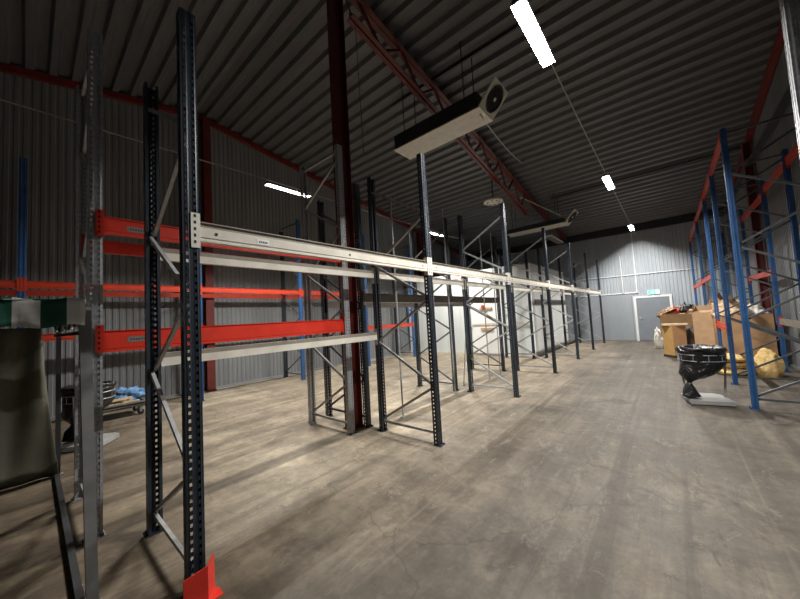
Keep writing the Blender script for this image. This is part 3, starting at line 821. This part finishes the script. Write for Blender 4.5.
# ------------------------------------------------------------------ cart by the long wall
ct = thing('platform_cart', (1.28, 8.72, 0), 'low dark platform cart by the long wall, loaded with wood and blue cloth', 'cart')
MB().box((-.5,-.28,.22),(.33,.28,.26),M['darkgrey']).build('deck', ct)
mb = MB()
for s in (-1,1): mb.bar((-.5,s*.28,.275),(.33,s*.28,.275),.02,.03,M['tentpole'])
mb.bar((-.5,-.28,.275),(-.5,.28,.275),.02,.03,M['tentpole']); mb.bar((.33,-.28,.275),(.33,.28,.275),.02,.03,M['tentpole']); mb.build('rim', ct)
for x in (-.42,.27):
    for y in (-.22,.22):
        w = MB(); w.tube([(x,y-.016,.055),(x,y+.016,.055)], .055, M['black'], 16); w.box((x-.02,y-.03,.06),(x+.02,y+.03,.22),M['tentpole']); w.build('caster', ct)
def lump(name, loc, dim, mat, seed, label, cat, group=None, amp=.25, sub=4, rz=0, flat=True):
    bm = bmesh.new(); bmesh.ops.create_icosphere(bm, subdivisions=sub, radius=1.0)
    me = bpy.data.meshes.new(name)
    from mathutils import noise as nz
    for v in bm.verts:
        q = v.co*1.6 + Vector((seed, seed*1.3, seed*.7))
        v.co = v.co*(1 + amp*nz.noise(q) + amp*.6*nz.noise(q*2.5) + amp*.3*nz.noise(q*6))
        if flat and v.co.z < -.62: v.co.z = -.62
        v.co = Vector((v.co.x*dim[0], v.co.y*dim[1], (v.co.z+.62)*dim[2]))
    bm.to_mesh(me); bm.free(); me.materials.append(mat)
    me.polygons.foreach_set('use_smooth', [True]*len(me.polygons))
    o = put(name, me, None, loc); o.rotation_euler = (0,0,rz)
    return tag(o, label, cat, group)
lump('cloth', (1.40,8.84,.275), (.26,.13,.16), M['bluecloth'], 2.0, 'crumpled light blue cloth heaped on the platform cart', 'cloth', amp=.45)
for k, (x,y,a,l) in enumerate([(1.10,8.52,.12,.34),(1.22,8.60,-.10,.42),(1.34,8.53,.05,.40),(1.24,8.55,.2,.36)]):
    c_, s_ = math.cos(a)*l/2, math.sin(a)*l/2; z = .285 + .04*(k % 2) + (.04 if k == 3 else 0)
    tag(MB().bar((x-c_,y-s_,z),(x+c_,y+s_,z),.07,.035,M['plank']).build('wood_offcut'), 'pale wooden offcut lying on the platform cart before the blue cloth', 'wood offcut', 'wood offcuts on the cart')

# ------------------------------------------------------------------ gazebo with striped valance
tx1, ty0, ty1, tx0 = .235, 2.76, 5.86, -2.75
gz = thing('gazebo', (tx1, ty0, 0), 'low folding gazebo with green and white striped valance and olive side sheet', 'gazebo')
def gp(x, y, z): return (x-tx1, y-ty0, z)
def wavy_strip(p, q, z0, z1, nseg, matf, wave, outward):
    """cloth strip from p to q hanging between z1 (top) and z0 (bottom)"""
    mb = MB(); p, q, ow = Vector((*p,0)), Vector((*q,0)), Vector((*outward,0)); rows = 5
    P = lambda i, j: p.lerp(q, i/nseg) + ow*(wave*math.sin(i*1.3+j*.9)*(.3+j/rows) + .012*math.sin(i*.37)) + Vector((0,0,z1+(z0-z1)*j/rows + .010*math.sin(i*.7)))
    for i in range(nseg):
        for j in range(rows):
            mb.add([P(i,j),P(i+1,j),P(i+1,j+1),P(i,j+1)], [(0,1,2,3)], matf((i+.5)/nseg))
    return thicken(mb.mesh('valance'), .003, True)
W = tx1-tx0
def stripe(f):                     # f from the corner: white, green, white ...
    d = f*W
    return M['canvas'] if int((d+.035)/.105) % 2 == 0 else M['green']
put('valance', wavy_strip(gp(tx1,ty0,0)[:2], gp(tx0,ty0,0)[:2], 1.745, 1.905, 114, stripe, .006, (0,-1)), gz)
put('valance', wavy_strip(gp(tx1,ty0+.01,0)[:2], gp(tx1,ty1,0)[:2], 1.745, 1.905, 60, lambda f: M['canvas'] if int(f*3.1/.105+.33) % 2 == 0 else M['green'], .006, (1,0)), gz)
tp = MB(); n = 28
def canz(u, v): return 1.905 + .05*min(u,1-u,v,1-v)*2 - .03*math.sin(u*9)*math.sin(v*8)*min(1,10*min(u,1-u,v,1-v))
for i in range(n):
    for j in range(n):
        P = lambda a, b_: gp(tx1+(tx0-tx1)*a/n, ty0+(ty1-ty0)*b_/n, canz(a/n,b_/n))
        tp.add([P(i,j),P(i+1,j),P(i+1,j+1),P(i,j+1)], [(0,1,2,3)], stripe((i+.5)/n))
me = thicken(tp.mesh('roof_cloth'), .003)
put('roof_cloth', me, gz)
for (x,y,mn,l) in ((tx1+.045,ty0+.09,'tentpole',0),(tx1+.03,ty1,'darkpole',0),(tx0,ty0+.05,'tentpole',0),(tx0,ty1,'tentpole',0)):
    w_ = .055 if mn == 'tentpole' else .045
    MB().bar(gp(x,y,.0), gp(x-(.04 if y < 4 else 0),y,1.86), w_, w_, M[mn], (0,1,0)).build('leg', gz)
    fp = MB(); X, Y, _ = gp(x,y,0); fp.box((X-.05,Y-.05,0),(X+.05,Y+.05,.008),M['tentpole']); fp.build('foot_plate', gz)
MB().bar(gp(tx1,ty0+.2,.02), gp(tx1+.02,ty1-.05,.02), .04, .04, M['darkpole']).build('floor_rail', gz)
for z, x in ((1.70, tx1),):
    MB().bar(gp(x,ty0+.1,z), gp(x,ty1,z), .025, .025, M['darkpole']).build('roof_bar', gz)
# olive side sheet on the rear, with folds
sh = MB(); nx, nz_ = 60, 26
def SP(i, j):
    u, v = i/nx, j/nz_                                     # u from the rear corner outwards, v from top to floor
    z = 1.80*(1-v)+.012
    x = tx1 + .035 - (.30*(1-v)**2.0 if False else 0) - u*(W-.1)
    y = ty1-.06 - .05*math.sin(u*26+v*2.1) - .035*math.sin(u*55-v*4) - .16*v*math.exp(-((u-.16-v*.10)/.05)**2) - .05*math.sin(v*5+u*8)*v
    x += -.18*math.exp(-u*30)*(1-v)*(1 if v < .9 else .5)
    return gp(x, y, z)
for i in range(nx):
    for j in range(nz_):
        sh.add([SP(i,j),SP(i+1,j),SP(i+1,j+1),SP(i,j+1)], [(0,1,2,3)], M['olive'])
put('side_sheet', thicken(sh.mesh('side_sheet'), .004, True), gz)

# ------------------------------------------------------------------ cardboard corner
def carton(loc, dims, rz, mats, label, group, flaps=True, name='cardboard_box', openness=None, cat='cardboard box'):
    w, d, h = dims; t = .008
    o = thing(name, loc, label, cat, group, rz)
    mb = MB(); a, b_, = w/2, d/2
    mb.box((-a,-b_,0),(a,b_,t),mats[0])
    mb.box((-a,-b_,t),(-a+t,b_,h),mats[0]); mb.box((a-t,-b_,t),(a,b_,h),mats[1]); mb.box((-a+t,-b_,t),(a-t,-b_+t,h),mats[1]); mb.box((-a+t,b_-t,t),(a-t,b_,h),mats[1])
    mb.box((-a+t,-b_+t,h*.82),(a-t,b_-t,h*.83),M['cardin'])
    mb.build('carton', o)
    if flaps:
        for k, (ang) in enumerate(openness or (2.2, 1.9, 2.4, 2.0)):
            f = MB(); L = (w if k % 2 == 0 else d)*.47
            ex_, fl = ((a, d) if k % 2 == 0 else (b_, w))
            R_ = Matrix.Rotation(k*pi/2, 4, 'Z') @ Matrix.Translation((ex_, 0, h)) @ Matrix.Rotation(-(pi/2-ang)*-1, 4, 'Y')
            f.box((-t/2,-fl/2+.01,0),(t/2,fl/2-.01,L),mats[1],R_); f.build('flap', o)
    return o
CG = 'cardboard boxes heaped by the blue racks'
carton((13.18,-.04,.07), (.40,.40,.90), math.radians(-52), (M['card2'],M['card']), 'tall narrow yellowish cardboard box with a pale board lying on top', CG, False)
tag(MB().box((-.22,-.22,0),(.22,.22,.07),M['pallet'],Matrix.Translation((13.18,-.04,0))@Matrix.Rotation(math.radians(38),4,'Z')).build('small_pallet'), 'small dark pallet under the tall narrow yellowish box', 'pallet')
tag(MB().box((-.04,-.30,0),(.26,.32,.045),M['plank'],Matrix.Translation((12.98,-.08,.995))@Matrix.Rotation(math.radians(4),4,'Z')).build('wooden_board'), 'pale wooden board lying on top of the tall narrow box', 'board')
carton((16.3,-.25,.02), (1.1,1.15,1.24), math.radians(3), (M['card'],M['card']), 'wide brown cardboard bin filled with rags behind the narrow yellowish box', CG, True, openness=(2.9,2.7,2.95,2.8))
carton((13.35,-.80,.02), (.45,.55,1.33), math.radians(-6), (M['card3'],M['card3']), 'tall pale cardboard box with torn raised flaps beside the dark barrel', CG, True, openness=(1.3,1.75,2.9,1.55))
carton((12.5,-1.42,.14), (1.5,.96,1.14), 0, (M['card'],M['card']), 'very large cardboard bin on a dark pallet inside the blue racks', CG, False, name='cardboard_bin')
pb = thing('pallet', (12.5,-1.42,0), 'dark wooden pallet under the very large cardboard bin', 'pallet')
for k in range(5): MB().box((-.74,-.45+k*.2,.11),(.74,-.35+k*.2,.135),M['pallet']).build('board', pb)
for y in (-.42,0,.42): MB().box((-.74,y-.05,0),(.74,y+.05,.11),M['pallet']).build('runner', pb)
br = thing('barrel', (13.6,-.50,0), 'dark brown barrel standing between the cardboard boxes', 'barrel')
MB().lathe([(.001,0),(.19,0),(.22,.25),(.235,.46),(.22,.68),(.19,.92),(.17,.92),(.17,.90),(.001,.90)], (0,0,0), M['barrel'], 28).build('body', br, True)
hp = MB()
for z, r in ((.12,.208),(.32,.232),(.60,.232),(.80,.208)): hp.ring((0,0,z), r, .008, M['darkgrey'], n=32)
hp.build('hoop', br)
RG = 'rags and scraps in the brown cardboard bin'
for k, (x,y,z,d,mt,lb) in enumerate([
    (16.1,.16,1.06,(.26,.20,.24),'brownrag','crumpled brown rag at the outer end of the wide cardboard bin'),
    (16.05,-.14,1.10,(.22,.18,.26),'redrag','crumpled red cloth on top of the wide cardboard bin'),
    (16.15,-.46,1.12,(.27,.24,.32),'bag','black plastic bundle topping the wide cardboard bin'),
    (15.95,-.62,1.06,(.18,.18,.22),'paper','kraft paper ball in the wide cardboard bin below the black bundle'),
    (16.5,-.1,1.08,(.3,.24,.26),'cardin','dark cardboard scrap at the rear of the wide cardboard bin')]):
    lump('scrap', (x,y,z), d, M[mt], 3+k*2.2, lb, 'scrap', RG, .5)
for k, (x,y,z,d,mt,lb) in enumerate([
    (12.0,-1.20,1.18,(.22,.24,.19),'paper','crumpled kraft paper on the big cardboard bin, beside the blue post'),
    (12.2,-1.62,1.17,(.24,.22,.20),'whitepaper','crumpled white sheet on the big cardboard bin, toward the wall'),
    (12.6,-1.35,1.18,(.30,.30,.27),'paper','large crumpled kraft paper heap in the middle of the big cardboard bin'),
    (12.9,-1.10,1.18,(.22,.20,.30),'card3','folded pale cardboard scrap at the rear of the big cardboard bin')]):
    lump('packing_paper', (x,y,z), d, M[mt], 11+k*3.1, lb, 'packing paper', 'packing paper in the big cardboard bin', .55)
# torn upright pieces of board
for k, (x,y,a,h,w,lb) in enumerate([(13.75,-1.05,.2,1.95,.28,'tall torn cardboard sheet standing upright behind the pale box'),(14.1,-1.35,-.3,1.85,.34,'wide torn cardboard sheet leaning behind the big cardboard bin')]):
    mb = MB(); vs = [(-w,0,0),(w,0,0),(w*.9,.03,h*.72),(w*.35,.09,h*.9),(w*.1,.05,h*.84),(-w*.4,.10,h),(-w*.95,.04,h*.8)]
    mb.add(vs, [tuple(range(7))], M['cardin'] if k else M['card3']); me = thicken(mb.mesh('cardboard_sheet'), .01)
    o = put('cardboard_sheet', me, None, (x,y,.0)); o.rotation_euler = (0,0,pi/2+a); tag(o, lb, 'cardboard sheet', 'torn cardboard sheets')
# straw-coloured packs on the floor
for k, (x,y,z,w,lb) in enumerate([(10.42,-.96,.0,.24,'bottom'),(10.44,-.98,.15,.235,'middle'),(10.40,-.95,.30,.23,'top')]):
    lump('straw_pack', (x,y,z), (.26,w+.06,.095), M['foam'], 20+k*1.7, 'flat straw-yellow pack on the floor by the blue posts, %s of its stack' % lb, 'straw pack', 'stacked straw packs', .16)
lump('straw_sack', (10.25,-1.50,.0), (.26,.22,.36), M['foam'], 31, 'plump straw-yellow sack beside the stacked packs', 'sack', None, .2)
lump('plastic_sheet', (15.6,.42,.0), (.12,.12,.42), M['whitepaper'], 44, 'crumpled white plastic hanging beside the wide cardboard bin, near the door', 'plastic sheet', None, .5)

# ------------------------------------------------------------------ camera, world, colour
F, YAW, PIT, ROL, HC = 317.02, .7020, .0593, -.0557, 1.6786
fw = Vector((math.cos(PIT)*math.cos(YAW), math.cos(PIT)*math.sin(YAW), math.sin(PIT)))
rt = Vector((math.sin(YAW), -math.cos(YAW), 0)); up = rt.cross(fw)
r2 = rt*math.cos(ROL)+up*math.sin(ROL); u2 = -rt*math.sin(ROL)+up*math.cos(ROL)
cam = bpy.data.cameras.new('camera'); cam.sensor_width = 36; cam.lens = F/800*36; cam.clip_start = .05; cam.clip_end = 100
co = bpy.data.objects.new('camera', cam); C.objects.link(co)
co.matrix_world = Matrix(((r2.x,u2.x,-fw.x,0),(r2.y,u2.y,-fw.y,0),(r2.z,u2.z,-fw.z,HC),(0,0,0,1)))
SC.camera = co
M['lamp'].node_tree.nodes['Principled BSDF'].inputs['Emission Strength'].default_value = 1500
w = bpy.data.worlds.new('world'); SC.world = w; w.use_nodes = True
w.node_tree.nodes['Background'].inputs[0].default_value = (0,0,0,1)
SC.view_settings.view_transform = 'Standard'; SC.view_settings.look = 'None'
SC.view_settings.gamma = 1; SC.view_settings.exposure = .18; SC.view_settings.use_curve_mapping = False
SC.cycles.use_denoising = True; SC.cycles.max_bounces = 10; SC.cycles.diffuse_bounces = 5
